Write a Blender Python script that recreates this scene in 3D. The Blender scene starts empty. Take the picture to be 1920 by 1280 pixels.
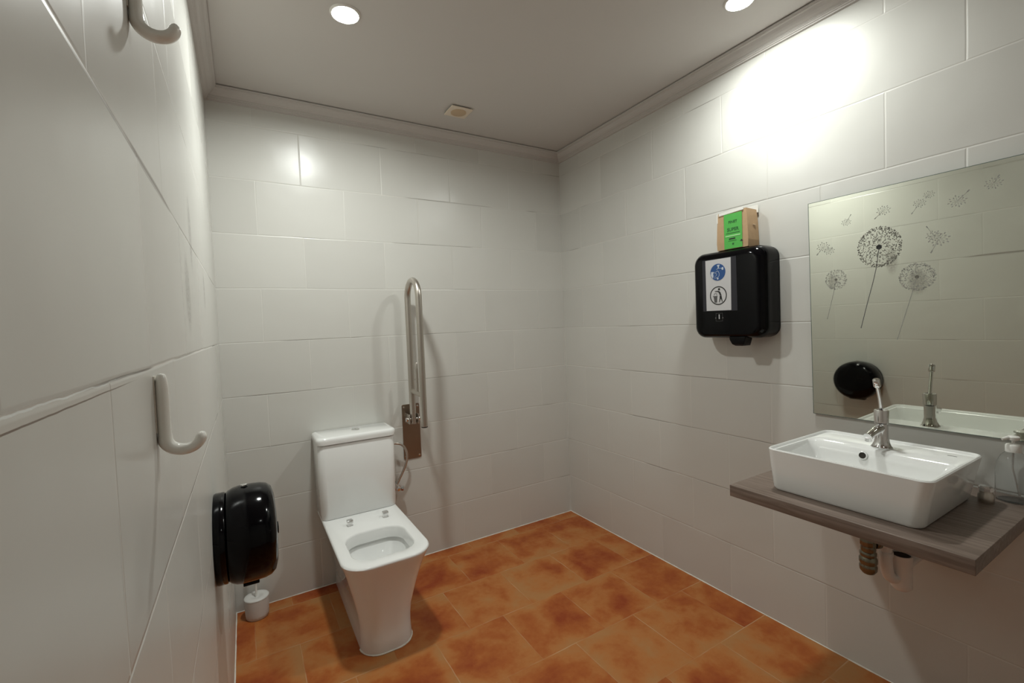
import bpy, bmesh, math, random
from mathutils import Vector, Matrix
random.seed(7)
PI = math.pi
S = bpy.context.scene
C = S.collection

# ------------------------------------------------------------------ camera
F_ = Vector((0.50882885, 0.86007176, -0.03701031))
R_ = Vector((0.85923766, -0.51004023, -0.03961825))
U_ = Vector((0.05295128, 0.01164175, 0.99852923))
cam = bpy.data.cameras.new('camera'); co = bpy.data.objects.new('camera', cam); C.objects.link(co)
cam.sensor_width = 36; cam.lens = 15.911; cam.clip_start = 0.01; cam.clip_end = 50
m = Matrix((R_, U_, -F_)).transposed().to_4x4()
m.translation = Vector((0.0975, 0.0, 1.29))
co.matrix_world = m
S.camera = co
# ------------------------------------------------------------------ world, exposure
w = bpy.data.worlds.new('world'); S.world = w; w.use_nodes = True
w.node_tree.nodes['Background'].inputs[0].default_value = (0.9, 0.92, 1, 1)
w.node_tree.nodes['Background'].inputs[1].default_value = 0.0
S.view_settings.view_transform = 'Standard'; S.view_settings.look = 'None'
S.view_settings.gamma = 1; S.view_settings.use_curve_mapping = False
S.view_settings.exposure = -0.02
# ------------------------------------------------------------------ lamps of the room, last one an added fill lamp
W, D, H, Y0 = 1.9635, 2.4508, 2.407, -1.0
LIGHTS = [(0.465, 1.685, 12.2), (1.675, 0.985, 8.3), (0.85, -0.45, 0.9)]
LCOL = (0.965, 1.0, 0.955)

# ------------------------------------------------------------------ helpers
def link(o, parent=None):
    C.objects.link(o)
    if parent: o.parent = parent
    return o
def obj(name, bm, mat, parent=None, smooth=None, bevel=None):
    me = bpy.data.meshes.new(name)
    bmesh.ops.recalc_face_normals(bm, faces=bm.faces[:])
    bm.to_mesh(me); bm.free()
    me.materials.append(mat)
    o = link(bpy.data.objects.new(name, me), parent)
    if smooth is not None:
        for p in me.polygons: p.use_smooth = True
        me.set_sharp_from_angle(angle=math.radians(smooth))
    if bevel:
        b = o.modifiers.new('bevel', 'BEVEL'); b.width = bevel; b.segments = 3; b.limit_method = 'ANGLE'; b.angle_limit = math.radians(40)
        for p in me.polygons: p.use_smooth = True
    return o
def thing(name, label, cat, loc=(0, 0, 0), group=None):
    o = bpy.data.objects.new(name, None); o.location = loc; o.empty_display_size = .05
    C.objects.link(o); tag(o, label, cat, group); return o
def tag(o, label, cat, group=None):
    o['label'] = label; o['category'] = cat
    if group: o['group'] = group
    return o
def struct(o): o['kind'] = 'structure'; return o
def shift(bm, v): bmesh.ops.translate(bm, verts=bm.verts[:], vec=v)
def box(bm, x0, x1, y0, y1, z0, z1):
    vs = [bm.verts.new(p) for p in [(x0,y0,z0),(x1,y0,z0),(x1,y1,z0),(x0,y1,z0),(x0,y0,z1),(x1,y0,z1),(x1,y1,z1),(x0,y1,z1)]]
    for f in [(0,3,2,1),(4,5,6,7),(0,1,5,4),(1,2,6,5),(2,3,7,6),(3,0,4,7)]: bm.faces.new([vs[i] for i in f])
def B(*a):
    bm = bmesh.new(); box(bm, *a); return bm
def loft(bm, rings, cap0=True, cap1=True):
    R = [[bm.verts.new(p) for p in r] for r in rings]
    n = len(R[0])
    for a, b in zip(R[:-1], R[1:]):
        for i in range(n): bm.faces.new([a[i], a[(i+1) % n], b[(i+1) % n], b[i]])
    if cap0: bm.faces.new(R[0][::-1])
    if cap1: bm.faces.new(R[-1])
    return R
def rrect(x0, x1, y0, y1, z, rad, seg=6):
    """rounded rectangle ring; rad = one radius or four (x0y0, x1y0, x1y1, x0y1)"""
    if not hasattr(rad, '__len__'): rad = [rad]*4
    out = []
    cs = [(x0+rad[0], y0+rad[0], PI, rad[0]), (x1-rad[1], y0+rad[1], 1.5*PI, rad[1]), (x1-rad[2], y1-rad[2], 0, rad[2]), (x0+rad[3], y1-rad[3], .5*PI, rad[3])]
    for cx, cy, a0, r in cs:
        for i in range(seg+1):
            a = a0+.5*PI*i/seg
            out.append((cx+r*math.cos(a), cy+r*math.sin(a), z))
    return out
def frame(d):
    d = Vector(d).normalized()
    up = Vector((0, 0, 1)) if abs(d.z) < .95 else Vector((1, 0, 0))
    a = d.cross(up).normalized(); return a, d.cross(a).normalized()
def lathe(bm, prof, c=(0, 0, 0), axis=(0, 0, 1), n=32, cap=True, ex=1.0, ey=1.0):
    """prof: list of (radius, distance along axis)"""
    ax = Vector(axis).normalized(); a, b = frame(ax); c = Vector(c)
    rings = [[tuple(c+ax*t+(a*math.cos(2*PI*i/n)*ex+b*math.sin(2*PI*i/n)*ey)*max(r, 1e-4)) for i in range(n)] for r, t in prof]
    loft(bm, rings, cap, cap); return bm
def L(prof, c=(0, 0, 0), axis=(0, 0, 1), n=32, **k): return lathe(bmesh.new(), prof, c, axis, n, **k)
def smoothpath(pts, it=3):
    P = [Vector(p) for p in pts]
    for _ in range(it):
        q = [P[0]]
        for a, b in zip(P[:-1], P[1:]): q += [a*.75+b*.25, a*.25+b*.75]
        q.append(P[-1]); P = q
    return P
def tube(bm, pts, rad, n=16, cap=True):
    P = [Vector(p) for p in pts]
    if not hasattr(rad, '__len__'): rad = [rad]*len(P)
    T = [(P[min(i+1, len(P)-1)]-P[max(i-1, 0)]).normalized() for i in range(len(P))]
    a, _ = frame(T[0]); rings = []
    for p, t, r in zip(P, T, rad):
        a = (a-t*a.dot(t)).normalized(); b = t.cross(a)
        rings.append([tuple(p+(a*math.cos(2*PI*i/n)+b*math.sin(2*PI*i/n))*r) for i in range(n)])
    loft(bm, rings, cap, cap); return bm
def Tb(pts, rad, n=16, **k): return tube(bmesh.new(), pts, rad, n, **k)

# ------------------------------------------------------------------ materials
class NT:
    def __init__(s, name):
        s.m = bpy.data.materials.new(name); s.m.use_nodes = True
        s.t = s.m.node_tree; s.b = s.t.nodes['Principled BSDF']
    def n(s, typ, **k):
        x = s.t.nodes.new(typ)
        for a, v in k.items(): setattr(x, a, v)
        return x
    def l(s, a, b): s.t.links.new(a, b)
    def val(s, x, sock):
        if isinstance(x, (int, float)): sock.default_value = x
        elif isinstance(x, tuple): sock.default_value = x
        else: s.l(x, sock)
    def math(s, op, a, b=None, c=None, clamp=False):
        x = s.n('ShaderNodeMath', operation=op, use_clamp=clamp)
        s.val(a, x.inputs[0])
        if b is not None: s.val(b, x.inputs[1])
        if c is not None: s.val(c, x.inputs[2])
        return x.outputs[0]
    def noise(s, vec, scale, detail=3, rough=.5, dist=0.0):
        x = s.n('ShaderNodeTexNoise'); x.inputs['Scale'].default_value = scale; x.inputs['Detail'].default_value = detail
        x.inputs['Roughness'].default_value = rough; x.inputs['Distortion'].default_value = dist
        s.l(vec, x.inputs['Vector']); return x.outputs['Fac']
    def ramp(s, fac, lo, hi, a=0.0, b=1.0):
        x = s.n('ShaderNodeMapRange', interpolation_type='SMOOTHSTEP')
        s.val(fac, x.inputs[0]); x.inputs[1].default_value = lo; x.inputs[2].default_value = hi
        s.val(a, x.inputs[3]); s.val(b, x.inputs[4]); return x.outputs[0]
    def mix(s, f, a, b):
        x = s.n('ShaderNodeMix', data_type='RGBA'); s.val(f, x.inputs[0]); s.val(a, x.inputs[6]); s.val(b, x.inputs[7]); return x.outputs[2]
    def pos(s):
        g = s.n('ShaderNodeNewGeometry'); sx = s.n('ShaderNodeSeparateXYZ'); s.l(g.outputs['Position'], sx.inputs[0])
        return g.outputs['Position'], sx.outputs
    def comb(s, x, y, z):
        c = s.n('ShaderNodeCombineXYZ'); s.val(x, c.inputs[0]); s.val(y, c.inputs[1]); s.val(z, c.inputs[2]); return c.outputs[0]
    def bump(s, h, strength, dist, normal=None):
        b = s.n('ShaderNodeBump'); b.inputs['Strength'].default_value = strength; b.inputs['Distance'].default_value = dist
        s.l(h, b.inputs['Height'])
        if normal: s.l(normal, b.inputs['Normal'])
        return b.outputs[0]
def plain(name, col, rough=.5, metal=0.0, coat=0.0, var=0.0, scale=20, bump=0.0, spec=.5, trans=0.0, ior=1.45, rvar=0.0):
    t = NT(name); b = t.b
    b.inputs['Metallic'].default_value = metal; b.inputs['Roughness'].default_value = rough
    b.inputs['Coat Weight'].default_value = coat; b.inputs['Coat Roughness'].default_value = .05
    b.inputs['Specular IOR Level'].default_value = spec
    b.inputs['Transmission Weight'].default_value = trans; b.inputs['IOR'].default_value = ior
    tc = t.n('ShaderNodeTexCoord'); nz = t.noise(tc.outputs['Object'], scale, 4)
    c = tuple(col)+(1,)
    t.l(t.mix(nz, tuple(max(0, v*(1-var)) for v in col)+(1,), tuple(min(1, v*(1+var)) for v in col)+(1,)), b.inputs['Base Color'])
    if rvar: t.l(t.ramp(nz, .3, .7, max(0, rough-rvar), rough+rvar), b.inputs['Roughness'])
    if bump: t.l(t.bump(nz, bump, .002), b.inputs['Normal'])
    return t.m

def tile_mat(name, axis, u0, seed, stains=(), fat=None, streaks=(), filled=()):
    t = NT(name); pos, xyz = t.pos()
    u, v = xyz[axis], xyz[2]
    TW, RH, Z0 = .3947, .2516, -.0019
    # slightly uneven joints
    wob = t.math('MULTIPLY', t.math('SUBTRACT', t.noise(pos, 5.0, 2), .5), .004)
    v2 = t.math('ADD', v, wob); u2 = t.math('ADD', u, wob)
    rv = t.math('DIVIDE', t.math('SUBTRACT', v2, Z0), RH)
    row = t.math('FLOOR', rv); fv = t.math('FRACT', rv)
    par = t.math('MODULO', t.math('ADD', row, 20.0), 2.0)
    ru = t.math('ADD', t.math('DIVIDE', t.math('SUBTRACT', u2, u0-40*TW), TW), t.math('MULTIPLY', par, .5))
    colm = t.math('FLOOR', ru); fu = t.math('FRACT', ru)
    dv = t.math('MULTIPLY', t.math('MINIMUM', fv, t.math('SUBTRACT', 1.0, fv)), RH)
    du = t.math('MULTIPLY', t.math('MINIMUM', fu, t.math('SUBTRACT', 1.0, fu)), TW)
    for (a, v0, v1) in filled:                                   # joint levelled with grout, not visible
        near = t.math('LESS_THAN', t.math('ABSOLUTE', t.math('SUBTRACT', u, a)), .03)
        inr = t.math('MULTIPLY', t.math('GREATER_THAN', v, v0), t.math('LESS_THAN', v, v1))
        du = t.math('ADD', du, t.math('MULTIPLY', near, inr))
    d = t.math('MINIMUM', du, dv)
    line = t.ramp(d, .0006, .0018, 1.0, 0.0)
    wn = t.n('ShaderNodeTexWhiteNoise', noise_dimensions='3D'); t.l(t.comb(row, colm, seed), wn.inputs['Vector'])
    vis = t.ramp(t.noise(pos, 2.3, 3), .38, .62)             # how far the joint is filled
    dk = t.ramp(t.noise(t.comb(t.math('ADD', xyz[0], seed), xyz[1], xyz[2]), 2.1, 3), .49, .60)
    dk = t.math('MULTIPLY', dk, t.math('LESS_THAN', dv, du))
    gcol = t.mix(dk, (.74, .725, .68, 1), (.20, .185, .165, 1))
    tile = t.mix(wn.outputs['Value'], (.608, .602, .566, 1), (.632, .626, .588, 1))
    lm = t.math('MULTIPLY', line, t.math('MULTIPLY_ADD', vis, .5, .48))
    colr = t.mix(lm, tile, gcol)
    for (a, b_, ra, rb) in stains:
        e = t.math('ADD', t.math('POWER', t.math('DIVIDE', t.math('SUBTRACT', u, a), ra), 2.0), t.math('POWER', t.math('DIVIDE', t.math('SUBTRACT', v, b_), rb), 2.0))
        k = t.math('MULTIPLY', t.ramp(e, .1, 1.0, .58, 0.0), t.ramp(t.noise(pos, 90, 5, .75), .3, .62))
        colr = t.mix(k, colr, (.17, .15, .135, 1))
    for (a, b_, ra, rb) in streaks:
        e = t.math('ADD', t.math('POWER', t.math('DIVIDE', t.math('SUBTRACT', u, a), ra), 2.0), t.math('POWER', t.math('DIVIDE', t.math('SUBTRACT', v2, b_), rb), 2.0))
        colr = t.mix(t.ramp(e, .3, 1.0, .75, 0.0), colr, (.22, .19, .165, 1))
    if fat:                                                    # ragged, thickly filled joint
        rag = t.math('MULTIPLY', t.math('SUBTRACT', t.noise(pos, 16.0, 4, .6), .42), .022)
        dz = t.math('ABSOLUTE', t.math('SUBTRACT', v, t.math('ADD', fat, t.math('MULTIPLY', rag, .12))))
        fm = t.ramp(t.math('SUBTRACT', dz, t.math('MULTIPLY', rag, .22)), .0026, .0040, 1.0, 0.0)
        fm = t.math('MULTIPLY', fm, t.ramp(u, .42, .62, 1.0, 0.0))
        colr = t.mix(t.math('MULTIPLY', fm, .6), colr, (.60, .575, .53, 1))
    t.l(colr, t.b.inputs['Base Color'])
    rg = t.math('MULTIPLY_ADD', wn.outputs['Value'], .08, .26)
    t.l(t.math('MAXIMUM', rg, t.math('MULTIPLY', line, .6)), t.b.inputs['Roughness'])
    t.b.inputs['Specular IOR Level'].default_value = .5
    # relief: joints sunk, tile faces slightly wavy, each tile tilted a hair
    edge = t.ramp(d, .0, .0042, 0.0, 1.0)
    wavy = t.noise(pos, 3.5, 2)
    n1 = t.bump(edge, .55, .0013)
    n2 = t.bump(wavy, .25, .02, n1)
    if fat: n2 = t.bump(fm, .6, .0022, n2)
    t.l(n2, t.b.inputs['Normal'])
    return t.m

def floor_mat():
    t = NT('terracotta_floor'); pos, xyz = t.pos()
    TW, RH = .3168, .3152
    wob = t.math('MULTIPLY', t.math('SUBTRACT', t.noise(pos, 9.0, 2), .5), .006)
    x = t.math('ADD', xyz[0], wob); y = t.math('ADD', xyz[1], wob)
    rv = t.math('DIVIDE', t.math('SUBTRACT', y, 2.053-20*RH), RH)
    row = t.math('FLOOR', rv); fv = t.math('FRACT', rv)
    par = t.math('MODULO', row, 2.0)
    ru = t.math('ADD', t.math('DIVIDE', t.math('SUBTRACT', x, .073-20*TW), TW), t.math('MULTIPLY', par, .5))
    colm = t.math('FLOOR', ru); fu = t.math('FRACT', ru)
    dv = t.math('MULTIPLY', t.math('MINIMUM', fv, t.math('SUBTRACT', 1.0, fv)), RH)
    du = t.math('MULTIPLY', t.math('MINIMUM', fu, t.math('SUBTRACT', 1.0, fu)), TW)
    d = t.math('MINIMUM', du, dv)
    wn = t.n('ShaderNodeTexWhiteNoise', noise_dimensions='3D'); t.l(t.comb(row, colm, 3.0), wn.inputs['Vector'])
    off = t.n('ShaderNodeVectorMath', operation='MULTIPLY_ADD'); t.l(wn.outputs['Color'], off.inputs[0]); off.inputs[1].default_value = (9, 9, 9); t.l(pos, off.inputs[2])
    big = t.noise(off.outputs[0], 5.0, 5, .55, .3)
    fine = t.noise(off.outputs[0], 38, 4, .6)
    # tiles are redder in the middle and paler towards the edge
    eg = t.ramp(d, .0, .08, 0.0, .13)
    k = t.math('ADD', t.math('ADD', big, eg), t.math('MULTIPLY_ADD', fine, .16, -.10))
    k = t.math('ADD', k, t.math('MULTIPLY_ADD', wn.outputs['Value'], .10, -.04))
    k = t.math('ADD', k, t.math('MULTIPLY', t.math('SUBTRACT', t.noise(pos, 1.7, 2), .5), .20))
    cr = t.n('ShaderNodeValToRGB'); t.l(k, cr.inputs[0]); e = cr.color_ramp.elements
    e[0].position = .36; e[0].color = (.42, .195, .068, 1)
    e[1].position = .80; e[1].color = (.28, .050, .012, 1)
    x_ = e.new(.5); x_.color = (.44, .165, .046, 1)
    x_ = e.new(.62); x_.color = (.385, .108, .024, 1)
    line = t.ramp(d, .0008, .0026, 1.0, 0.0)
    vis = t.ramp(t.noise(pos, 5.0, 3), .42, .68, .08, .75)
    col = t.mix(t.math('MULTIPLY', line, vis), cr.outputs[0], (.55, .36, .21, 1))
    t.l(col, t.b.inputs['Base Color'])
    t.l(t.ramp(fine, .3, .7, .34, .46), t.b.inputs['Roughness'])
    t.b.inputs['Specular IOR Level'].default_value = .25
    n1 = t.bump(t.ramp(d, 0, .005), .5, .0012); n2 = t.bump(fine, .15, .002, n1)
    t.l(n2, t.b.inputs['Normal'])
    return t.m

def wood_mat():
    t = NT('grey_oak_laminate'); pos, xyz = t.pos()
    v = t.comb(t.math('MULTIPLY', xyz[0], 30.0), t.math('MULTIPLY', xyz[1], 1.6), t.math('MULTIPLY', xyz[2], 30.0))
    n = t.noise(v, 3.0, 6, .6, .4); n2 = t.noise(v, 14.0, 4)
    c = t.mix(t.ramp(n, .3, .7), (.150, .108, .085, 1), (.265, .205, .17, 1))
    c = t.mix(t.math('MULTIPLY', n2, .35), c, (.10, .07, .055, 1))
    t.l(c, t.b.inputs['Base Color']); t.b.inputs['Roughness'].default_value = .42
    t.l(t.bump(n2, .15, .001), t.b.inputs['Normal'])
    return t.m

def emit(name, col, s):
    t = NT(name); t.b.inputs['Base Color'].default_value = (.8, .8, .8, 1)
    t.b.inputs['Emission Color'].default_value = tuple(col)+(1,); t.b.inputs['Emission Strength'].default_value = s
    return t.m

M = dict(
    left=tile_mat('wall_tile_left', 1, .4915, 1.0, [(1.19, 1.385, .060, .10), (1.325, 1.54, .04, .11), (1.69, 1.43, .028, .07)], 1.2522, [(.80, 1.5078, .21, .0065)], [(.689, 1.20, 1.52)]),
    back=tile_mat('wall_tile_back', 0, .3774, 2.0),
    right=tile_mat('wall_tile_right', 1, 1.656, 3.0),
    front=tile_mat('wall_tile_front', 0, .30, 4.0),
    floor=floor_mat(),
    ceil=plain('ceiling_paint', (.62, .60, .575), .75, var=.02, scale=3),
    cornice=plain('cornice_paint', (.58, .555, .53), .6, var=.03, scale=8),
    grout=plain('sealant', (.78, .74, .66), .6, var=.2, scale=40),
    china=plain('white_ceramic', (.86, .865, .85), .07, coat=.3, var=.01, scale=4),
    chrome=plain('chrome', (.82, .82, .82), .08, metal=1, var=.02),
    steel=plain('brushed_steel', (.56, .52, .47), .34, metal=1, var=.02, scale=6),
    plate=plain('plate_steel', (.36, .29, .23), .36, metal=1, var=.05, scale=9),
    brass=plain('dull_nickel', (.22, .21, .16), .16, metal=.85, var=.1, scale=50),
    black=plain('black_gloss_plastic', (.0012, .0012, .002), .10, spec=.22, var=.1),
    blackm=plain('black_matt_plastic', (.002, .002, .0025), .35, spec=.2, var=.1),
    smoke=plain('smoky_tape', (.035, .035, .042), .4, spec=.2, var=.05),
    white=plain('white_plastic', (.82, .81, .77), .2, coat=.2, var=.01),
    hookp=plain('hook_plastic', (.86, .85, .80), .08, coat=.4, var=.01),
    paper=plain('label_paper', (.62, .62, .63), .45, var=.02),
    blue=plain('blue_ink', (.02, .085, .27), .4, var=.05),
    palew=plain('white_ink', (.60, .66, .75), .4, var=.02),
    ink=plain('black_ink', (.012, .013, .012), .5, var=.1),
    inkg=plain('grey_ink', (.10, .10, .10), .5, var=.1),
    kraft=plain('kraft_paper', (.50, .335, .19), .7, var=.08, scale=60, bump=.3),
    green=plain('green_label', (.09, .47, .08), .5, var=.04, scale=30),
    palegreen=plain('pale_green_ink', (.42, .80, .36), .5, var=.02),
    dkgreen=plain('dark_green_ink', (.02, .12, .03), .5, var=.05),
    bagwhite=plain('white_card', (.80, .79, .74), .6, var=.02),
    wood=wood_mat(),
    print=plain('etched_print', (.16, .155, .13), .5, var=.1),
    printl=plain('faint_print', (.33, .33, .30), .5, var=.1),
    vent=plain('aged_vent_plastic', (.78, .69, .57), .5, var=.03),
    vent2=plain('yellowed_mesh', (.58, .44, .29), .6, var=.05),
    dark=plain('dark_gap', (.03, .025, .02), .8, var=.1),
    holder=plain('translucent_holder', (.74, .73, .70), .35, var=.03, trans=.12),
    pvc=plain('white_pipe', (.78, .74, .70), .35, var=.04),
    hose=plain('braided_hose', (.55, .52, .48), .3, metal=1, var=.3, scale=220),
    soap=plain('clear_plastic', (.97, .98, .98), .10, trans=1.0, ior=1.22, var=.0),
)
# silvered glass
t = NT('mirror_glass'); t.b.inputs['Base Color'].default_value = (.69, .705, .63, 1); t.b.inputs['Metallic'].default_value = 1; t.b.inputs['Roughness'].default_value = .02
M['mirror'] = t.m
M['glassedge'] = plain('glass_edge', (.10, .14, .12), .15)
# soft water in the bowl
M['water'] = plain('toilet_water', (.70, .73, .72), .02, trans=.5, ior=1.33)

# ------------------------------------------------------------------ room shell
def quad(name, pts, mat):
    bm = bmesh.new(); bm.faces.new([bm.verts.new(p) for p in pts])
    me = bpy.data.meshes.new(name); bm.to_mesh(me); bm.free(); me.materials.append(mat)
    return struct(link(bpy.data.objects.new(name, me)))
T = .10
for nm, bxx, mt in (('floor', (-T, W+T, Y0-T, D+T, -T, 0), M['floor']), ('ceiling', (-T, W+T, Y0-T, D+T, H, H+T), M['ceil']),
                    ('wall_left', (-T, 0, Y0, D, 0, H), M['left']), ('wall_right', (W, W+T, Y0, D, 0, H), M['right']),
                    ('wall_back', (-T, W+T, D, D+T, 0, H), M['back']), ('wall_front', (-T, W+T, Y0-T, Y0, 0, H), M['front'])):
    struct(obj(nm, B(*bxx), mt))
# cornice: stepped moulding with fine reeding, profile (out from wall, down from ceiling)
prof = [(0, .0035), (.050, .0035), (.050, .009), (.047, .011), (.047, .014), (.044, .016), (.041, .0165), (.038, .020), (.034, .027), (.028, .034), (.021, .039), (.018, .040),
        (.018, .043), (.0155, .044), (.0155, .047), (.013, .048), (.013, .052), (.009, .054), (.009, .058), (0, .060)]
def cornice(name, a, b, out):
    bm = bmesh.new(); a = Vector(a); b = Vector(b); out = Vector(out)
    loft(bm, [[tuple(p+out*o+Vector((0, 0, H-dn))) for o, dn in prof] for p in (a, b)])
    return struct(obj(name, bm, M['cornice']))
cornice('trim_1', (0, D, 0), (W, D, 0), (0, -1, 0)); cornice('trim_2', (W, D, 0), (W, Y0, 0), (-1, 0, 0))
cornice('trim_3', (0, Y0, 0), (0, D, 0), (1, 0, 0)); cornice('trim_4', (0, Y0, 0), (W, Y0, 0), (0, 1, 0))
# thin uneven sealant bead where the tiles meet the floor
def bead(name, a, b, s=.003):
    n = 90; a = Vector(a); b = Vector(b)
    pts = [a.lerp(b, i/n) for i in range(n+1)]
    return struct(obj(name, Tb(pts, [s*(.55+.6*random.random()) for _ in pts], 6), M['grout'], smooth=80))
bead('trim_5', (0, D-.001, .001), (W, D-.001, .001)); bead('trim_6', (W-.001, D, .001), (W-.001, Y0, .001)); bead('trim_7', (.001, Y0, .001), (.001, D, .001), .0038)

# ------------------------------------------------------------------ recessed downlights
def downlight(i, x, y, pw, label):
    t = thing('downlight', label, 'light', (x, y, H), 'recessed ceiling downlights')
    bm = bmesh.new()
    lathe(bm, [(.044, -.001), (.044, -.005), (.046, -.006), (.051, -.004), (.053, -.0005), (.050, 0)], (0, 0, 0), n=40, cap=False)
    obj('trim_ring', bm, M['white'], t, 40)
    obj('lamp_lens', L([(.0438, -.0008), (.0438, -.0050), (.036, -.0070), (.0, -.0080)], (0, 0, 0), n=32), emit('lamp_glow_%s' % 'abc'[i], LCOL, 60.0*pw/9), t, 30)
    l = bpy.data.lights.new('lamp', 'AREA'); l.shape = 'DISK'; l.size = .115; l.energy = pw; l.spread = math.radians(169); l.color = LCOL
    lo = bpy.data.objects.new('lamp', l); lo.location = (0, 0, -.010); link(lo, t)
downlight(0, *LIGHTS[0], 'glowing round recessed downlight in the ceiling above the toilet')
downlight(1, *LIGHTS[1], 'glowing round recessed downlight in the ceiling near the right wall, above the paper towel dispenser')
if len(LIGHTS) > 2: downlight(2, *LIGHTS[2], 'added weak fill lamp shaped as a round downlight, unseen in the ceiling behind the camera')  # unseen fill lamp, added behind the camera for some light from the front

# ------------------------------------------------------------------ ceiling vent
t = thing('ceiling_vent', 'small square yellowed vent with a round centre on the ceiling', 'vent', (1.113, 2.168, H))
bm = B(-.058, .058, -.053, .053, -.012, -.005); obj('cover_plate', bm, M['vent'], t, bevel=.002)
obj('mesh_disc', L([(.040, -.012), (.040, -.0135), (.036, -.015), (0, -.016)], n=36), M['vent2'], t, 30)
obj('back_frame', B(-.050, .050, -.045, .045, -.006, 0), M['dark'], t)

# ------------------------------------------------------------------ toilet
t = thing('toilet', 'white ceramic close-coupled toilet without seat standing against the back wall', 'toilet', (.545, 2.10, 0))
ox, oy = .545, 2.10
def R4(x0, x1, y0, y1, z, rf, rb=.012): return rrect(x0-ox, x1-ox, y0-oy, y1-oy, z, [rf, rf, rb, rb], 8)
body = [R4(.437, .647, 1.797, 2.446, 0, .080), R4(.436, .648, 1.795, 2.446, .012, .081), R4(.439, .646, 1.800, 2.446, .060, .080), R4(.438, .647, 1.800, 2.446, .10, .08),
        R4(.432, .653, 1.793, 2.446, .15, .084), R4(.420, .668, 1.782, 2.446, .21, .088), R4(.406, .683, 1.766, 2.446, .27, .094), R4(.391, .700, 1.747, 2.446, .33, .098),
        R4(.376, .716, 1.729, 2.446, .375, .10), R4(.370, .721, 1.723, 2.446, .389, .10), R4(.369, .721, 1.722, 2.446, .394, .10), R4(.372, .718, 1.725, 2.446, .399, .10), R4(.376, .714, 1.729, 2.444, .4005, .098)]
def bowl(x0, x1, y0, y1, z, r): return rrect(x0-ox, x1-ox, y0-oy, y1-oy, z, r, 8)
inner = [bowl(.414, .676, 1.782, 2.058, .4005, .075), bowl(.418, .672, 1.786, 2.054, .398, .073), bowl(.421, .669, 1.789, 2.051, .392, .072), bowl(.424, .666, 1.793, 2.047, .350, .070),
         bowl(.412, .678, 1.782, 2.058, .348, .076), bowl(.414, .676, 1.785, 2.054, .335, .078), bowl(.425, .665, 1.797, 2.035, .30, .085), bowl(.45, .64, 1.82, 2.0, .25, .085), bowl(.485, .605, 1.865, 1.96, .215, .045), bowl(.50, .59, 1.885, 1.94, .17, .028)]
bm = bmesh.new(); loft(bm, body+inner, True, True); obj('bowl', bm, M['china'], t, 50)
obj('water', L([(.062, 0), (0, .0005)], (0, -.19, .232), n=32), M['water'], t)
cis = [rrect(x0-ox, x1-ox, y0-oy, 2.444-oy, z, [.032, .032, .008, .008], 8) for x0, x1, y0, z in ((.370, .722, 2.268, .402), (.3685, .7235, 2.266, .406), (.366, .727, 2.264, .58), (.365, .729, 2.263, .752), (.367, .727, 2.265, .756))]
bm = bmesh.new(); loft(bm, cis); obj('cistern', bm, M['china'], t, 50)
lid = [rrect(x0-ox, x1-ox, y0-oy, 2.447-oy, z, [.034, .034, .01, .01], 8) for x0, x1, y0, z in ((.366, .729, 2.263, .758), (.361, .7345, 2.257, .760), (.360, .7355, 2.256, .775), (.361, .7345, 2.257, .785), (.366, .730, 2.262, .791), (.378, .718, 2.274, .7935))]
bm = bmesh.new(); loft(bm, lid); obj('cistern_lid', bm, M['china'], t, 50)
bt = obj('flush_button', L([(.021, 0), (.021, .003), (.019, .0045), (0, .0045)], (.012, .262, .7925), n=32, ex=1.15, ey=.9), M['chrome'], t, 30)
obj('button_split', B(.0115, .0125, .246, .278, .7965, .7975), M['dark'], bt)
for hx in (.470, .632):
    hb = obj('seat_hinge', L([(.011, 0), (.011, .006), (.0085, .007), (.0085, .012)], (hx-ox, 2.155-oy, .400), n=20), M['chrome'], t, 40)
    obj('hinge_block', B(hx-ox-.013, hx-ox+.013, 2.155-oy-.016, 2.155-oy+.010, .411, .428), M['chrome'], hb, bevel=.003)
    obj('hinge_socket', L([(.006, 0), (.006, .0012)], (hx-ox+.0128, 2.152-oy, .420), (1, 0, 0), 16), M['dark'], hb)
obj('bolt_cap', L([(.007, 0), (.006, .004), (0, .005)], (.443-ox, 2.155-oy, .055), (-1, 0, 0), 16), M['white'], t, 40)
pts = [(x, y, .0022) for x, y, z in rrect(.436-ox, .648-ox, 1.795-oy, 2.446-oy, 0, [.081, .081, .012, .012], 8)]
bm = bmesh.new(); tube(bm, pts[:27]+[pts[27]], [.0028*(.7+.7*random.random()) for _ in range(28)], 6); obj('sealant_bead', bm, M['grout'], t, 80)
# water hose + valve
t = thing('angle_valve', 'small chrome angle valve on the back wall beside the cistern', 'valve', (.770, D, .433))
obj('escutcheon', L([(.024, 0), (.023, .004), (.012, .010)], (0, -.001, 0), (0, -1, 0), 28), M['chrome'], t, 40)
obj('valve_body', L([(.009, 0), (.009, .03), (.012, .032), (.012, .052), (.008, .055)], (0, -.006, 0), (0, -1, 0), 20), M['chrome'], t, 40)
obj('valve_handle', L([(.007, 0), (.007, .012), (.013, .014), (.015, .026), (.012, .030)], (0, -.048, 0), (1, 0, -.15), 8), M['chrome'], t, 30)
obj('outlet_nut', L([(.0085, 0), (.0085, .014), (.006, .016)], (0, -.044, .008), (-.2, 0, 1), 6), M['chrome'], t)
t = thing('supply_hose', 'braided silver water hose looping from the cistern down to its valve', 'hose', (.77, 2.405, .45))
hp = smoothpath([(.722, 2.405, .672), (.755, 2.400, .682), (.800, 2.398, .672), (.826, 2.398, .63), (.826, 2.400, .575), (.805, 2.404, .525), (.785, 2.406, .49), (.768, 2.406, .458)], 3)
obj('hose', Tb([tuple(p-Vector((.77, 2.405, .45))) for p in hp], .0062, 12), M['hose'], t, 80)
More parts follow.
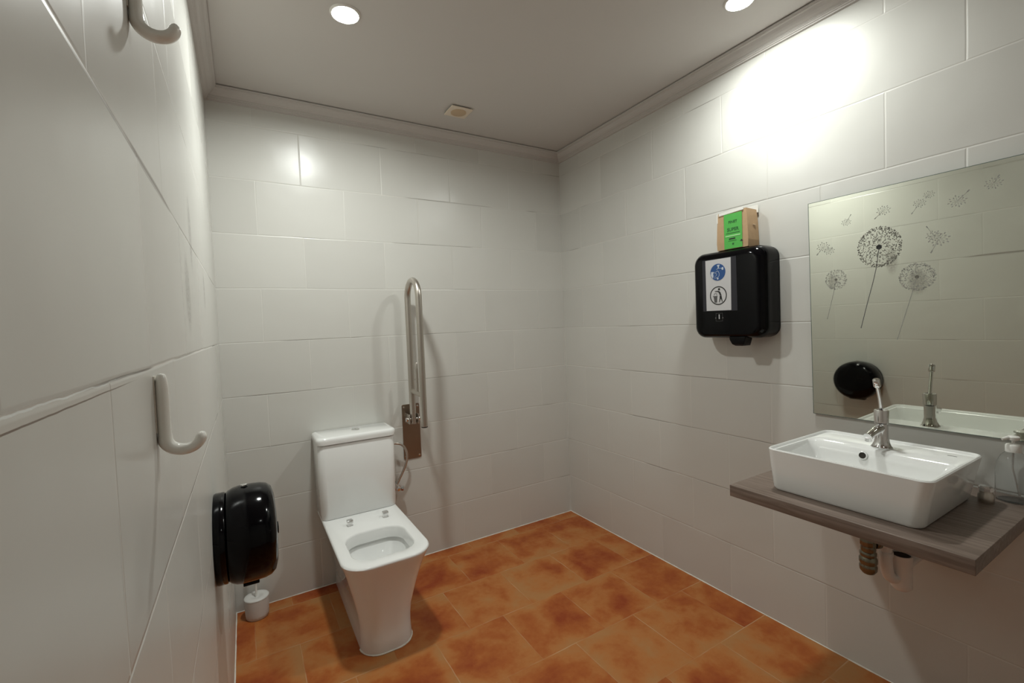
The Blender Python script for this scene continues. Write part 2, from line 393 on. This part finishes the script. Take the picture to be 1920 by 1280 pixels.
obj('end_nut', L([(.009, 0), (.009, .016), (.007, .018)], (-.047, .0, .222), (1, 0, .25), 6), M['chrome'], t)

# ------------------------------------------------------------------ fold-up grab bar
gx = .866
t = thing('grab_bar', 'fold-up stainless steel support rail on the back wall right of the toilet', 'grab bar', (gx, D, .57))
def g(x, y, z): return (x-gx, y-D, z-.57)
bm = bmesh.new(); loft(bm, [[(x-gx, yy-D, z-.57) for x, z, _ in rrect(.824, .923, .568, .873, 0, .008, 4)] for yy in (D-.0005, D-.005)]); pl = obj('wall_plate', bm, M['plate'], t, 30)
for sx in (.835, .912):
    for sz in (.583, .858): obj('screw', L([(.006, 0), (.0055, .002), (0, .003)], g(sx, D-.005, sz), (0, -1, 0), 14), M['chrome'], pl, 40)
for s in (-1, 1):
    bm = B(gx+s*.024-.0025-gx, gx+s*.024+.0025-gx, -.085, -.004, .205, .258); obj('hinge_lug', bm, M['steel'], t, bevel=.002)
obj('hinge_bolt', L([(.011, 0), (.011, .008), (.007, .009), (.007, .066), (.011, .067), (.011, .075), (.004, .082)], g(gx-.040, D-.066, .800), (1, 0, 0), 16), M['chrome'], t, 40)
yb, yf, zt, rr = 2.385, 2.208, 1.555, .0165
arc = [( gx, (yb+yf)/2+(yb-yf)/2*math.cos(a), zt-.105+.09*math.sin(a)) for a in [PI*i/24 for i in range(25)]]
path = [(gx, yb, .775)]+[(gx, yb, .775+.675*i/6) for i in range(1, 6)]+arc+[(gx, yf, 1.45-.66*i/6) for i in range(1, 7)]
bm = Tb([g(*p) for p in path], rr, 20); obj('rail', bm, M['steel'], t, 50)
obj('end_cap', L([(rr*1.01, 0), (rr*1.01, -.004), (rr*.8, -.006)], g(gx, yf, .790), n=20), M['dark'], t, 40)
obj('cross_tube', Tb([g(gx, yb, .955), g(gx, yf, .945)], .012, 16), M['steel'], t, 60)
obj('inner_strut', Tb([g(gx, 2.29, .95)]+[g(gx, 2.29, .95+.155*i/4) for i in range(1, 5)]+[g(gx, 2.29, 1.112)], [.0075]*5+[.004], 12), M['steel'], t, 60)

# ------------------------------------------------------------------ toilet brush
t = thing('toilet_brush_holder', 'round white translucent toilet brush holder on the floor in the left corner', 'brush holder', (.085, 2.372, 0))
obj('cup', L([(.042, 0), (.046, .003), (.048, .018), (.050, .088), (.048, .0885), (.046, .086), (.044, .01), (.0, .008)], n=40), M['holder'], t, 50)
t = thing('toilet_brush', 'white toilet brush standing in the holder, its slim handle rising behind the black dispenser', 'brush', (.085, 2.372, .0))
obj('brush_lid', L([(.012, .0895), (.0505, .0890), (.0512, .092), (.049, .095), (.038, .0975), (.020, .0965), (.016, .092), (.006, .091)], n=40), M['holder'], t, 50)
obj('handle', L([(.0045, .05), (.0045, .155), (.0075, .157), (.0075, .165), (.0045, .167), (.0055, .30), (.008, .34), (.006, .362), (0, .365)], n=16), M['white'], t, 50)
obj('bristles', L([(.010, .016), (.028, .022), (.030, .055), (.015, .068)], n=20), M['white'], t, 50)

# ------------------------------------------------------------------ round toilet-paper dispenser on left wall
t = thing('toilet_paper_dispenser', 'round glossy black jumbo toilet roll dispenser on the left wall', 'dispenser', (0, 1.512, .722))
N = 56
def disc(r, x, sq=.98): return [(x, r*math.cos(2*PI*i/N), r*sq*math.sin(2*PI*i/N)) for i in range(N)]
bm = bmesh.new(); loft(bm, [disc(.124, .001), disc(.126, .004), disc(.126, .024), disc(.124, .027)]); obj('backplate', bm, M['black'], t, 40)
bm = bmesh.new(); loft(bm, [disc(.120, .026), disc(.128, .034), disc(.134, .046), disc(.137, .064), disc(.137, .095), disc(.1355, .115), disc(.131, .131), disc(.120, .143), disc(.098, .1495), disc(.060, .1525), disc(.02, .1535)]); cv = obj('cover', bm, M['black'], t, 60)
obj('lock', L([(.009, 0), (.009, .003), (.007, .004)], (.075, .0, .1365), (0, 0, 1), 16), M['chrome'], cv, 40)
obj('view_window', L([(.017, 0), (.016, .0035), (0, .0045)], (.1515, -.045, .01), (1, 0, 0), 24), M['blackm'], cv, 40)
obj('tear_edge', B(.060, .100, -.045, .045, -.137, -.129), M['blackm'], t, bevel=.002)

# ------------------------------------------------------------------ coat hooks
def hook(x, y, z, label):
    t = thing('wall_hook', label, 'hook', (x, y, z), 'white plastic wall hooks')
    path = [(.0065, 0, .030), (.0065, 0, -.025)]
    path += [(.0065, 0, -.040)]
    cx, cz, r = .0280, -.051, .0200
    arc_ = [(cx-r*math.cos(a), 0, cz-r*.95*math.sin(a)) for a in [PI*(.04+.93*i/22) for i in range(23)]]
    full = [(.0078, 0, .046), (.0078, 0, .040), (.0078, 0, .020), (.0078, 0, .0), (.0078, 0, -.025), (.0078, 0, -.043)]+arc_+[(.0485, 0, -.046)]
    P_ = [Vector(p) for p in full]
    bm = bmesh.new(); n = 20; rings = []
    Tn = [(P_[min(i+1, len(P_)-1)]-P_[max(i-1, 0)]).normalized() for i in range(len(P_))]
    for i, (p, tt) in enumerate(zip(P_, Tn)):
        b = Vector((0, 1, 0)); a = tt.cross(b).normalized()
        f = i/(len(P_)-1); wd = .0098 if i > 5 else .0082; th = .0074 if i <= 5 else .0086 - .0018*max(0, (i-16)/13)
        if i == 0: wd *= .55; th *= .45
        if i == 1: wd *= .93; th *= .9
        if i == len(P_)-1: wd *= .45; th *= .45
        rings.append([tuple(p+b*wd*math.cos(2*PI*k/n)+a*th*math.sin(2*PI*k/n)) for k in range(n)])
    loft(bm, rings); o = obj('hook_arm', bm, M['hookp'], t, 80)
    s = o.modifiers.new('smooth', 'SUBSURF'); s.levels = 1; s.render_levels = 1
    ap = obj('adhesive_pad', B(0, .0012, -.007, .007, -.040, .042), M['grout'], t)
    t.scale = (.93, 1, .84)
hook(0, .700, 1.209, 'white plastic J-shaped hook on the left wall, the lower one at mid-height')
hook(0, .700, 1.7165, 'white plastic J-shaped hook high on the left wall, cut by the picture top edge')

# ------------------------------------------------------------------ paper towel dispenser
dx = .120
t = thing('paper_towel_dispenser', 'black paper towel dispenser with a white pictogram label on the right wall', 'dispenser', (W, 1.181, 1.195))
def side(y0, y1, z0, z1, r): return [(a, b) for a, b, _ in rrect(y0, y1, z0, z1, 0, r, 10)]
def ring(x, y0, y1, z0, z1, r): return [(x-W, a-1.181, b-1.195) for a, b in side(y0, y1, z0, z1, r)]
bm = bmesh.new(); loft(bm, [ring(W-.001, 1.019, 1.343, 1.199, 1.568, .045), ring(W-.016, 1.019, 1.343, 1.199, 1.568, .045)]); obj('back_housing', bm, M['blackm'], t, 50)
bm = bmesh.new(); rs = []
for x, k in ((.016, -.001), (.0165, 0), (.075, 0)): rs.append(ring(W-x, 1.017-k, 1.345+k, 1.197-k, 1.570+k, .046))
for i in range(1, 9):
    a = .5*PI*i/8; k = .034*(1-math.cos(a)); rs.append(ring(W-.075-.045*math.sin(a), 1.017+k, 1.345-k, 1.197+k*.55, 1.570-k, .046-.2*k))
loft(bm, rs); cv = obj('cover', bm, M['black'], t, 60)
fx = -dx
def fp(name, pts, mat, par, off=.0006, th=.0006):
    """flat sheet on the dispenser face from (y, z) points"""
    bm = bmesh.new(); loft(bm, [[(fx-off+th, y-1.181, z-1.195) for y, z in pts], [(fx-off, y-1.181, z-1.195) for y, z in pts]]); return obj(name, bm, mat, par)
fp('tape_strip', [(1.286, 1.314), (1.126, 1.312), (1.128, 1.535), (1.286, 1.535)], M['smoke'], cv)
lb = fp('label', [(1.269, 1.316), (1.153, 1.315), (1.151, 1.533), (1.270, 1.533)], M['paper'], cv, .0011, .0005)
def circ(cy, cz, r, n=40): return [(cy+r*math.cos(2*PI*i/n), cz+r*math.sin(2*PI*i/n)) for i in range(n)]
bs = fp('blue_sign', circ(1.211, 1.478, .0355), M['blue'], lb, .0016, .0005)
def strip(name, pts, wd, mat, par, off=.0021, closed=False):
    bm = bmesh.new()
    def q(a, b):
        a = Vector(a); b = Vector(b); n = (b-a); n = Vector((-n.y, n.x)).normalized()*wd*.5
        vs = [a+n, b+n, b-n, a-n]
        loft(bm, [[(fx-off+.0004, v.x-1.181, v.y-1.195) for v in vs], [(fx-off, v.x-1.181, v.y-1.195) for v in vs]])
    for a, b in zip(pts[:-1], pts[1:]): q(a, b)
    if closed: q(pts[-1], pts[0])
    return obj(name, bm, mat, par)
# picture y decreases to the right: helper places picture offsets (right, up)
def rel(cy, cz, pts): return [(cy-a, cz+b) for a, b in pts]
c1 = (1.211, 1.478)
fp('tap_mark', rel(*c1, [(-.004, .030), (.010, .031), (.006, .022), (.005, .016), (.001, .016), (.001, .023)]), M['palew'], bs, .0021, .0004)
strip('spout_mark', rel(*c1, [(-.006, .012), (.004, .016), (.018, .015), (.020, .009)]), .0016, M['palew'], bs)
fp('cuff_mark', rel(*c1, [(.019, .018), (.026, .019), (.027, .008), (.020, .007)]), M['palew'], bs, .0021, .0004)
fp('sleeve_mark', rel(*c1, [(-.031, .004), (-.018, .003), (-.022, -.007), (-.020, -.014), (-.024, -.025), (-.033, -.010)]), M['palew'], bs, .0021, .0004)
strip('hand_outline', rel(*c1, [(-.021, .001), (-.010, .000), (-.001, .006), (.003, .003), (.007, -.006), (.006, -.016), (.000, -.022), (-.010, -.024), (-.019, -.022)]), .0013, M['palew'], bs)
strip('finger_outline', rel(*c1, [(-.016, -.005), (-.008, -.004), (-.005, -.010), (-.009, -.016), (-.016, -.015)]), .0011, M['palew'], bs)
fp('drop_mark', rel(*c1, [(-.005, -.024), (.004, -.024), (.002, -.031), (-.003, -.031)]), M['palew'], bs, .0021, .0004)
c2 = (1.211, 1.379); n = 48
bm = bmesh.new()
for k in range(n):
    a0, a1 = 2*PI*k/n, 2*PI*(k+1)/n
    vs = [(c2[0]+r*math.cos(a), c2[1]+r*math.sin(a)) for r, a in ((.0395, a0), (.0395, a1), (.0355, a1), (.0355, a0))]
    loft(bm, [[(fx-.0011, y-1.181, z-1.195) for y, z in vs], [(fx-.0016, y-1.181, z-1.195) for y, z in vs]])
rg = obj('litter_sign_ring', bm, M['ink'], lb)
fp('man_head', circ(c2[0]-.004, c2[1]+.0265, .0048, 20), M['ink'], rg, .0018, .0006)
fp('man_torso', rel(*c2, [(-.016, .020), (-.003, .0205), (.006, .018), (.011, .012), (.013, .005), (.015, .003), (.014, .0), (.007, .001), (.005, .008), (.001, .014), (-.004, .0165), (-.016, .018)]), M['ink'], rg, .0018, .0006)
fp('man_legs', rel(*c2, [(.007, -.0005), (.0145, -.0005), (.017, -.012), (.020, -.028), (.018, -.028), (.0115, -.013), (.005, -.029), (.003, -.029), (.006, -.013)]), M['ink'], rg, .0018, .0006)
fp('bin_mark', rel(*c2, [(-.025, -.001), (-.003, -.001), (-.003, -.003), (-.005, -.003), (-.0065, -.029), (-.018, -.029), (-.022, -.004), (-.025, -.003)]), M['inkg'], rg, .0018, .0006)
strip('paper_mark', rel(*c2, [(-.021, .001), (-.017, .010), (-.010, .011), (-.006, .006), (-.008, .001)]), .0012, M['inkg'], rg, .0018)
lk = strip('lock_outline', rel(1.209, 1.287, [(-.0155, .0165), (.0155, .0165), (.0155, -.0165), (-.0155, -.0165)]), .0009, M['inkg'], cv, .0010, True)
fp('lock_slot', rel(1.209, 1.289, [(-.002, .010), (.002, .010), (.002, -.010), (-.002, -.010)]), M['paper'], lk, .0014, .0008)
for s in (-1, 1): fp('lock_arrow', rel(1.209, 1.284, [(s*.014, .003), (s*.019, .003), (s*.019, -.003), (s*.014, -.003)]), M['inkg'], lk, .0014, .0008)
# mouth and paper guide under the cover
bm = bmesh.new(); loft(bm, [[(x-W, y-1.181, z-1.195) for x, y, z in ((W-xx, 1.100+k, zz), (W-xx, 1.172-k, zz), (W-xx+.05, 1.172-k, zz), (W-xx+.05, 1.100+k, zz))] for xx, k, zz in ((.112, 0, 1.203), (.112, .002, 1.190), (.108, .010, 1.172), (.098, .018, 1.165))])
obj('tear_guide', bm, M['blackm'], t, 30, .002)

# ------------------------------------------------------------------ paper bag on top of it
bx, by, bz = W-.052, 1.140, 1.570
t = thing('paper_bag', 'small brown kraft carton with a green label on top of the black towel dispenser', 'carton', (bx, by, bz))
def bq(x, y, z): return (x-bx, y-by, z-bz)
y0, y1, z1 = 1.094, 1.230, 1.727
xf, xb = W-.092, W-.006
rings = []
for z, k in ((1.5705, .0), (1.60, .002), (1.66, .0), (1.70, -.003), (z1, -.006)):
    rings.append([bq(*p) for p in ((xf+.001-k*.3, y0+.0-k, z), (xf-k*.3, (y0+y1)/2, z), (xf-k*.3, y1+k*.9, z), (xb, y1+k*.7, z), (xb+.0, (y0+y1)/2, z), (xb, y0+.006-k, z))])
bm = bmesh.new(); loft(bm, rings, True, False); bo = obj('carton_body', bm, M['kraft'], t)
so = bo.modifiers.new('thickness', 'SOLIDIFY'); so.thickness = .0012
fl = obj('top_flap', (lambda bm: (loft(bm, [[bq(xf-.0006, y0+.016, 1.722), bq(xf-.0006, y1-.010, 1.716), bq(xf-.0002, y1-.010, 1.728), bq(xf-.0002, y0+.016, 1.733)], [bq(xf+.0006, y0+.016, 1.722), bq(xf+.0006, y1-.010, 1.716), bq(xf+.0010, y1-.010, 1.728), bq(xf+.0010, y0+.016, 1.733)]]), bm)[1])(bmesh.new()), M['bagwhite'], t)
obj('back_flap', B(xb-bx-.002, xb-bx, y0-by+.004, y1-by-.02, .145, .176), M['bagwhite'], t)
obj('edge_fold', B(xf-bx-.0006, xf-bx+.001, y1-by-.004, y1-by+.001, .118, .158), M['bagwhite'], t)
gl = obj('green_label', B(xf-bx-.0022, xf-bx-.0010, y0-by+.022, y1-by-.034, .002, .146), M['green'], t)
obj('pale_bar', B(xf-bx-.0028, xf-bx-.0020, y0-by+.030, y1-by-.040, .052, .0565), M['palegreen'], gl)
obj('dark_badge', B(xf-bx-.0028, xf-bx-.0020, y0-by+.052, y1-by-.056, .040, .045), M['ink'], gl)
obj('corner_mark', (lambda bm: (loft(bm, [[(xf-bx-.0020, -.021+a, .026+b) for a, b in ((-.007, 0), (.006, 0), (0, .008))], [(xf-bx-.0028, -.021+a, .026+b) for a, b in ((-.007, 0), (.006, 0), (0, .008))]]), bm)[1])(bmesh.new()), M['ink'], gl)
def text(body, size, loc, mat, parent, name='lettering', sx=1.0):
    cu = bpy.data.curves.new(name, 'FONT'); cu.body = body; cu.size = size; cu.align_x = 'CENTER'; cu.extrude = .0003; cu.offset = size*.012
    to = bpy.data.objects.new('tmp', cu); C.objects.link(to)
    dg = bpy.context.evaluated_depsgraph_get(); me = bpy.data.meshes.new_from_object(to.evaluated_get(dg))
    bpy.data.objects.remove(to)
    # text plane: right = -y, up = z, facing -x
    mt = Matrix(((0, 0, -1, 0), (-sx, 0, 0, 0), (0, 1, 0, 0), (0, 0, 0, 1)))
    me.transform(mt); me.materials.clear(); me.materials.append(mat)
    o = link(bpy.data.objects.new(name, me), parent); o.location = loc; return o
lx = xf-bx-.0026; ly = (y0+.022+y1-.034)/2-by
text('FINET', .0150, (lx, ly, .107), M['dkgreen'], gl)
text('SUPER', .0185, (lx, ly, .075), M['dkgreen'], gl)
for z, a, b, hh in ((.0655, .030, .030, .0016), (.034, .022, .016, .0009), (.018, .004, .004, .006)):
    obj('print_line', B(lx-.0003, lx+.0003, ly-b, ly+a, z, z+hh), M['dkgreen'], gl)
mk = plain('side_ink', (.66, .52, .36), .6)
for x0, x1, zz, hh in ((-.030, -.025, .085, .004), (-.030, -.025, .077, .004), (-.030, -.025, .056, .004), (-.032, -.012, .028, .007), (.0, .02, .090, .003)):
    obj('side_mark', B(x0, x1, y0-by+.0010, y0-by+.0032, zz, zz+hh), mk, t)

# ------------------------------------------------------------------ mirror
mx = W-.0075
t = thing('wall_mirror', 'large frameless mirror with a dandelion print above the washbasin', 'mirror', (W-.0083, .497, 1.302)); t.rotation_euler = (0, -.021, 0)   # hangs tilted forward a little
MY0, MY1, MZ0, MZ1 = .096, .897, .907, 1.697
obj('backing', B(-.006, -.0005, MY0-.497+.01, MY1-.497-.01, MZ0-1.302+.01, MZ1-1.302-.01), M['dark'], t)
gp = B(-.0105, -.0055, MY0-.497, MY1-.497, MZ0-1.302, MZ1-1.302); obj('mirror_panel', gp, M['mirror'], t)
bm = bmesh.new()
for a in ((MY0, MY0+.0012, MZ0, MZ1), (MY1-.0012, MY1, MZ0, MZ1), (MY0, MY1, MZ0, MZ0+.0012), (MY0, MY1, MZ1-.0012, MZ1)): box(bm, -.0109, -.005, a[0]-.497-.0002, a[1]-.497+.0002, a[2]-1.302-.0002, a[3]-1.302+.0002)
obj('glass_edge', bm, M['glassedge'], t)
fxm = -.0106
def mp(bm, y, z, pts):
    loft(bm, [[(fxm, y+a-.497, z+b-1.302) for a, b in pts], [(fxm-.0003, y+a-.497, z+b-1.302) for a, b in pts]])
def dash(bm, y, z, ang, ln, wd):
    c_, s_ = math.cos(ang), math.sin(ang)
    mp(bm, y, z, [(c_*a-s_*b, s_*a+c_*b) for a, b in ((-ln/2, -wd/2), (ln/2, -wd/2), (ln/2, wd/2), (-ln/2, wd/2))])
def dandelion(y, z, R, ey, ez, nd, mat, stem, ds, name='dandelion_print'):
    bm = bmesh.new()
    for i in range(nd):
        rr_ = math.sqrt(random.uniform(.04, 1.0)); a = random.uniform(0, 2*PI)
        if random.random() < .3: rr_ = random.uniform(.85, 1.0)
        dash(bm, y+rr_*R*ey*math.cos(a), z+rr_*R*ez*math.sin(a), a+random.choice((0, .5*PI, random.uniform(0, PI)))*1.0, random.uniform(.7, 1.8)*ds, random.uniform(.5, .9)*ds)
    for i in range(int(14)):
        a = 2*PI*i/14; dash(bm, y+R*.28*ey*math.cos(a), z+R*.28*ez*math.sin(a), a, R*.4, ds*.18)
    o = obj(name, bm, mat, t)
    bm = bmesh.new(); mp(bm, y, z, [(R*.115*math.cos(2*PI*k/12)*(1+.2*(k % 2)), R*.115*math.sin(2*PI*k/12)*(1+.2*(k % 2))) for k in range(12)])
    obj('seed_head', bm, M['ink'] if mat is M['print'] else M['print'], o)
    P_ = smoothpath([(0, z, y)]+[(0, b, a) for a, b in stem], 2); bm = bmesh.new()
    for a, b in zip(P_[:-1], P_[1:]):
        dd = b-a; dash(bm, (a.z+b.z)/2, (a.y+b.y)/2, math.atan2(dd.y, dd.z), dd.length*1.04, ds*.75)
    obj('stem', bm, M['printl'] if mat is not M['print'] else M['inkg'], o)
dandelion(.680, 1.501, .0655, .95, 1.03, 760, M['print'], [(.690, 1.42), (.715, 1.32), (.736, 1.230)], .0026)
dandelion(.810, 1.406, .036, .95, 1.0, 300, M['printl'], [(.818, 1.36), (.841, 1.265)], .0022)
dandelion(.582, 1.391, .044, 1.05, 1.0, 420, M['printl'], [(.600, 1.32), (.635, 1.191)], .0024)
def floret(y, z, R, dy, dz, n=16):
    bm = bmesh.new()
    for i in range(n):
        a = 2*PI*i/n+.2; f = .75+.25*(i % 2); dash(bm, y+R*f*math.cos(a), z+R*f*.8*math.sin(a), a, R*.22, R*.12)
        if i % 2: dash(bm, y+R*.4*math.cos(a), z+R*.32*math.sin(a), a, R*.5, R*.035)
    dash(bm, y+dy*.5, z+dz*.5, math.atan2(dz, dy), math.hypot(dy, dz), R*.06)
    dash(bm, y+dy, z+dz, math.atan2(dz, dy), R*.35, R*.16)
    obj('seed_print', bm, M['printl'], t)
for a in ((.666, 1.619, .018, .023, -.021), (.573, 1.619, .015, .019, -.027), (.572-.022, 1.640, .013, .006, -.006), (.486, 1.604, .020, -.024, .024), (.849, 1.529, .020, .020, -.024),
          (.829, 1.512, .016, -.008, .008), (.774, 1.603, .014, -.014, .022), (.528, 1.500, .024, .018, -.036), (.540, 1.512, .018, .016, .03), (.410, 1.635, .018, -.01, .018)): floret(*a)

# ------------------------------------------------------------------ counter
ct = struct(obj('tmp', B(0, .01, 0, .01, 0, .01), M['wood'])); bpy.data.objects.remove(ct)
co_ = obj('vanity_shelf', B(1.420, W-.0008, .322, .893, .711, .747), M['wood'], bevel=.0012)
tag(co_, 'thick grey-brown wood-grain shelf fixed to the right wall under the washbasin', 'shelf')

# ------------------------------------------------------------------ washbasin
sx, sy, sz = 1.665, .612, .7475
t = thing('washbasin', 'white rectangular ceramic washbasin standing on the wooden shelf', 'washbasin', (sx, sy, sz))
def Q(x0, x1, y0, y1, z, r, seg=8): return rrect(x0-sx, x1-sx, y0-sy, y1-sy, z-sz, r, seg)
rings = [Q(1.503, 1.838, .444, .790, .7475, .020), Q(1.494, 1.846, .436, .798, .7490, .026), Q(1.4895, 1.849, .431, .8025, .756, .029), Q(1.483, 1.853, .420, .806, .82, .028), Q(1.478, 1.856, .410, .808, .868, .028),
         Q(1.4775, 1.856, .4095, .8085, .8735, .028), Q(1.480, 1.854, .412, .806, .8765, .026), Q(1.483, 1.851, .415, .803, .8765, .023), Q(1.486, 1.848, .418, .800, .8735, .020), Q(1.488, 1.846, .420, .798, .870, .019),
         Q(1.491, 1.722, .424, .794, .8690, .020), Q(1.494, 1.714, .427, .791, .864, .022), Q(1.500, 1.706, .434, .784, .84, .026), Q(1.512, 1.696, .450, .768, .79, .034), Q(1.526, 1.684, .468, .750, .776, .04), Q(1.58, 1.64, .56, .66, .772, .028)]
bm = bmesh.new(); loft(bm, rings); bs_ = obj('basin', bm, M['china'], t, 40)
obj('waste_cover', L([(.030, 0), (.030, .002), (.026, .004), (0, .005)], (1.612-sx, 0, .0245), n=28), M['chrome'], t, 40)
ov = obj('overflow_ring', L([(.0125, 0), (.0125, .002), (.0095, .003), (.0095, .001)], (1.7065-sx, .640-sy, .848-sz), (-1, 0, .25), 24, cap=False), M['china'], t, 40)
obj('overflow_hole', L([(.0098, 0), (.0098, .0018)], (1.7068-sx, .640-sy, .848-sz), (-1, 0, .25), 24), M['dark'], ov)
obj('maker_mark', B(1.800-sx, 1.803-sx, .452-sy, .472-sy, .8695-sz, .8702-sz), M['inkg'], t)

# ------------------------------------------------------------------ tap
t = thing('tap', 'chrome mixer tap with a tall thin lever on the back ledge of the washbasin', 'tap', (1.762, .612, .8697))
obj('body', L([(.0270, 0), (.0270, .003), (.0235, .007), (.0195, .018), (.0172, .034), (.0168, .060), (.0172, .074)], n=36), M['chrome'], t, 40)
sp = Vector((-.080, .004, .045)); 
obj('spout', Tb(smoothpath([(-.004, 0, .062), (-.035, .001, .058), (-.066, .003, .050), (-.088, .004, .043)], 2), [.0130]*4+[.0122]*4+[.0112]*6, 20), M['chrome'], t, 40)
obj('spout_outlet', L([(.0085, 0), (.0085, -.008), (.006, -.010)], (-.080, .004, .040), n=20), M['chrome'], t, 40)
obj('cap', L([(.0165, .0755), (.0182, .077), (.0188, .112), (.0178, .116), (.0135, .1165), (.0125, .112)], n=36), M['chrome'], t, 40)
lv = obj('lever', Tb([(.0, 0, .112), (-.010, 0, .150), (-.026, .001, .196)], [.0055, .005, .005], 14), M['chrome'], t, 60)
obj('lever_knob', L([(.007, 0), (.0092, .003), (.0092, .008), (.0085, .0088), (.0092, .0096), (.0092, .014), (.0085, .0148), (.0092, .0156), (.0092, .024), (.007, .027)], (-.0235, .001, .188), (-.30, .01, 1), 20), M['chrome'], lv, 40)

# ------------------------------------------------------------------ soap bottle, fitting behind basin
t = thing('soap_bottle', 'clear plastic pump soap bottle on the shelf beside the right end of the washbasin', 'soap bottle', (1.912, .366, .7472))
outer = [(.030, .0005), (.035, .003), (.036, .008), (.0355, .085), (.033, .105), (.025, .125), (.016, .136), (.013, .140)]
inn = [(r-.0013, z+.0013) for r, z in outer[::-1]]
bm = bmesh.new(); lathe(bm, outer+[(.0117, .1405)]+inn[1:], n=40); obj('bottle', bm, M['soap'], t, 50)
obj('collar', L([(.0165, .137), (.0165, .154), (.014, .158), (.006, .160)], n=28), M['white'], t, 40)
obj('dip_tube', Tb([(0, 0, .15), (0, .002, .09), (.004, -.012, .012)], .0022, 8), M['holder'], t, 60)
ph = obj('pump_head', L([(.004, .158), (.004, .168), (.012, .170), (.013, .178), (.010, .181), (0, .182)], n=24), M['white'], t, 40)
obj('nozzle', Tb([(0, 0, .1755), (-.010, .010, .1755), (-.019, .018, .172)], [.0055, .005, .0035], 12), M['white'], ph, 60)
t = thing('wall_fitting', 'small dull metal fitting on the shelf between the washbasin and the soap bottle', 'fitting', (1.842, .404, .7472))
obj('fitting_body', L([(.016, 0), (.017, .004), (.017, .022), (.014, .026), (.014, .034)], n=24), M['steel'], t, 40)
obj('fitting_cap', L([(.0155, .032), (.0155, .042), (.012, .046), (0, .047)], n=8), M['chrome'], t, 30)

# ------------------------------------------------------------------ drain below the shelf
px_, py_ = 1.690, .622
t = thing('drain_trap', 'nickel drain pipe with white plastic siphon under the wooden shelf', 'drain', (px_, py_, .50))
obj('tailpipe', L([(0.0172, .211), (0.0172, .10), (0.0180, .098)], n=28), M['brass'], t, 40)
obj('compression_nut', L([(0.0189, .105), (0.0207, .102), (0.0207, .083), (0.0189, .080)], n=10), M['brass'], t, 30)
obj('trap_cup', L([(0.0189, .080), (0.0198, .070), (0.0189, .064), (0.0216, .060), (0.0216, .052), (0.0198, .048), (0.0233, .042), (0.0236, .030), (0.0211, .024), (0.0231, .018), (0.0224, .006), (0.0158, -.004), (.008, -.008)], n=32), M['brass'], t, 40)
obj('side_nut', L([(.017, 0), (0.0180, .003), (0.0180, .016), (0.0141, .020)], (.018, -.006, .085), (.9, -.42, 0), 24), M['brass'], t, 40)
pp = [(.026, -.011, .085), (.040, -.016, .086), (.058, -.020, .080), (.064, -.021, .060), (.064, -.021, .015), (.068, -.024, -.022), (.086, -.032, -.036), (.106, -.040, -.024), (.112, -.042, .0)]
obj('plastic_siphon', Tb(smoothpath(pp, 3), .0165, 20), M['pvc'], t, 60)
jn = obj('joint_ring', L([(.0185, 0), (.0185, .012), (.0170, .014)], (.064, -.021, .040), n=24), M['pvc'], t, 40)
bm = bmesh.new(); lathe(bm, [(.018, -.038), (.026, -.030), (.027, -.02), (.027, .060), (.0285, .062), (.0285, .072), (.0245, .072), (.0240, .02)], (.112, -.042, -.034), n=32); sk = obj('open_socket', bm, M['pvc'], t, 40)
obj('socket_bore', L([(.0242, .066), (.0242, .0675)], (.112, -.042, -.034), n=28), M['dark'], sk)
obj('wall_pipe', Tb([(.112, -.042, .0), (.20, -.042, .0), (W-px_-.001, -.042, .0)], .018, 20), M['pvc'], t, 60)
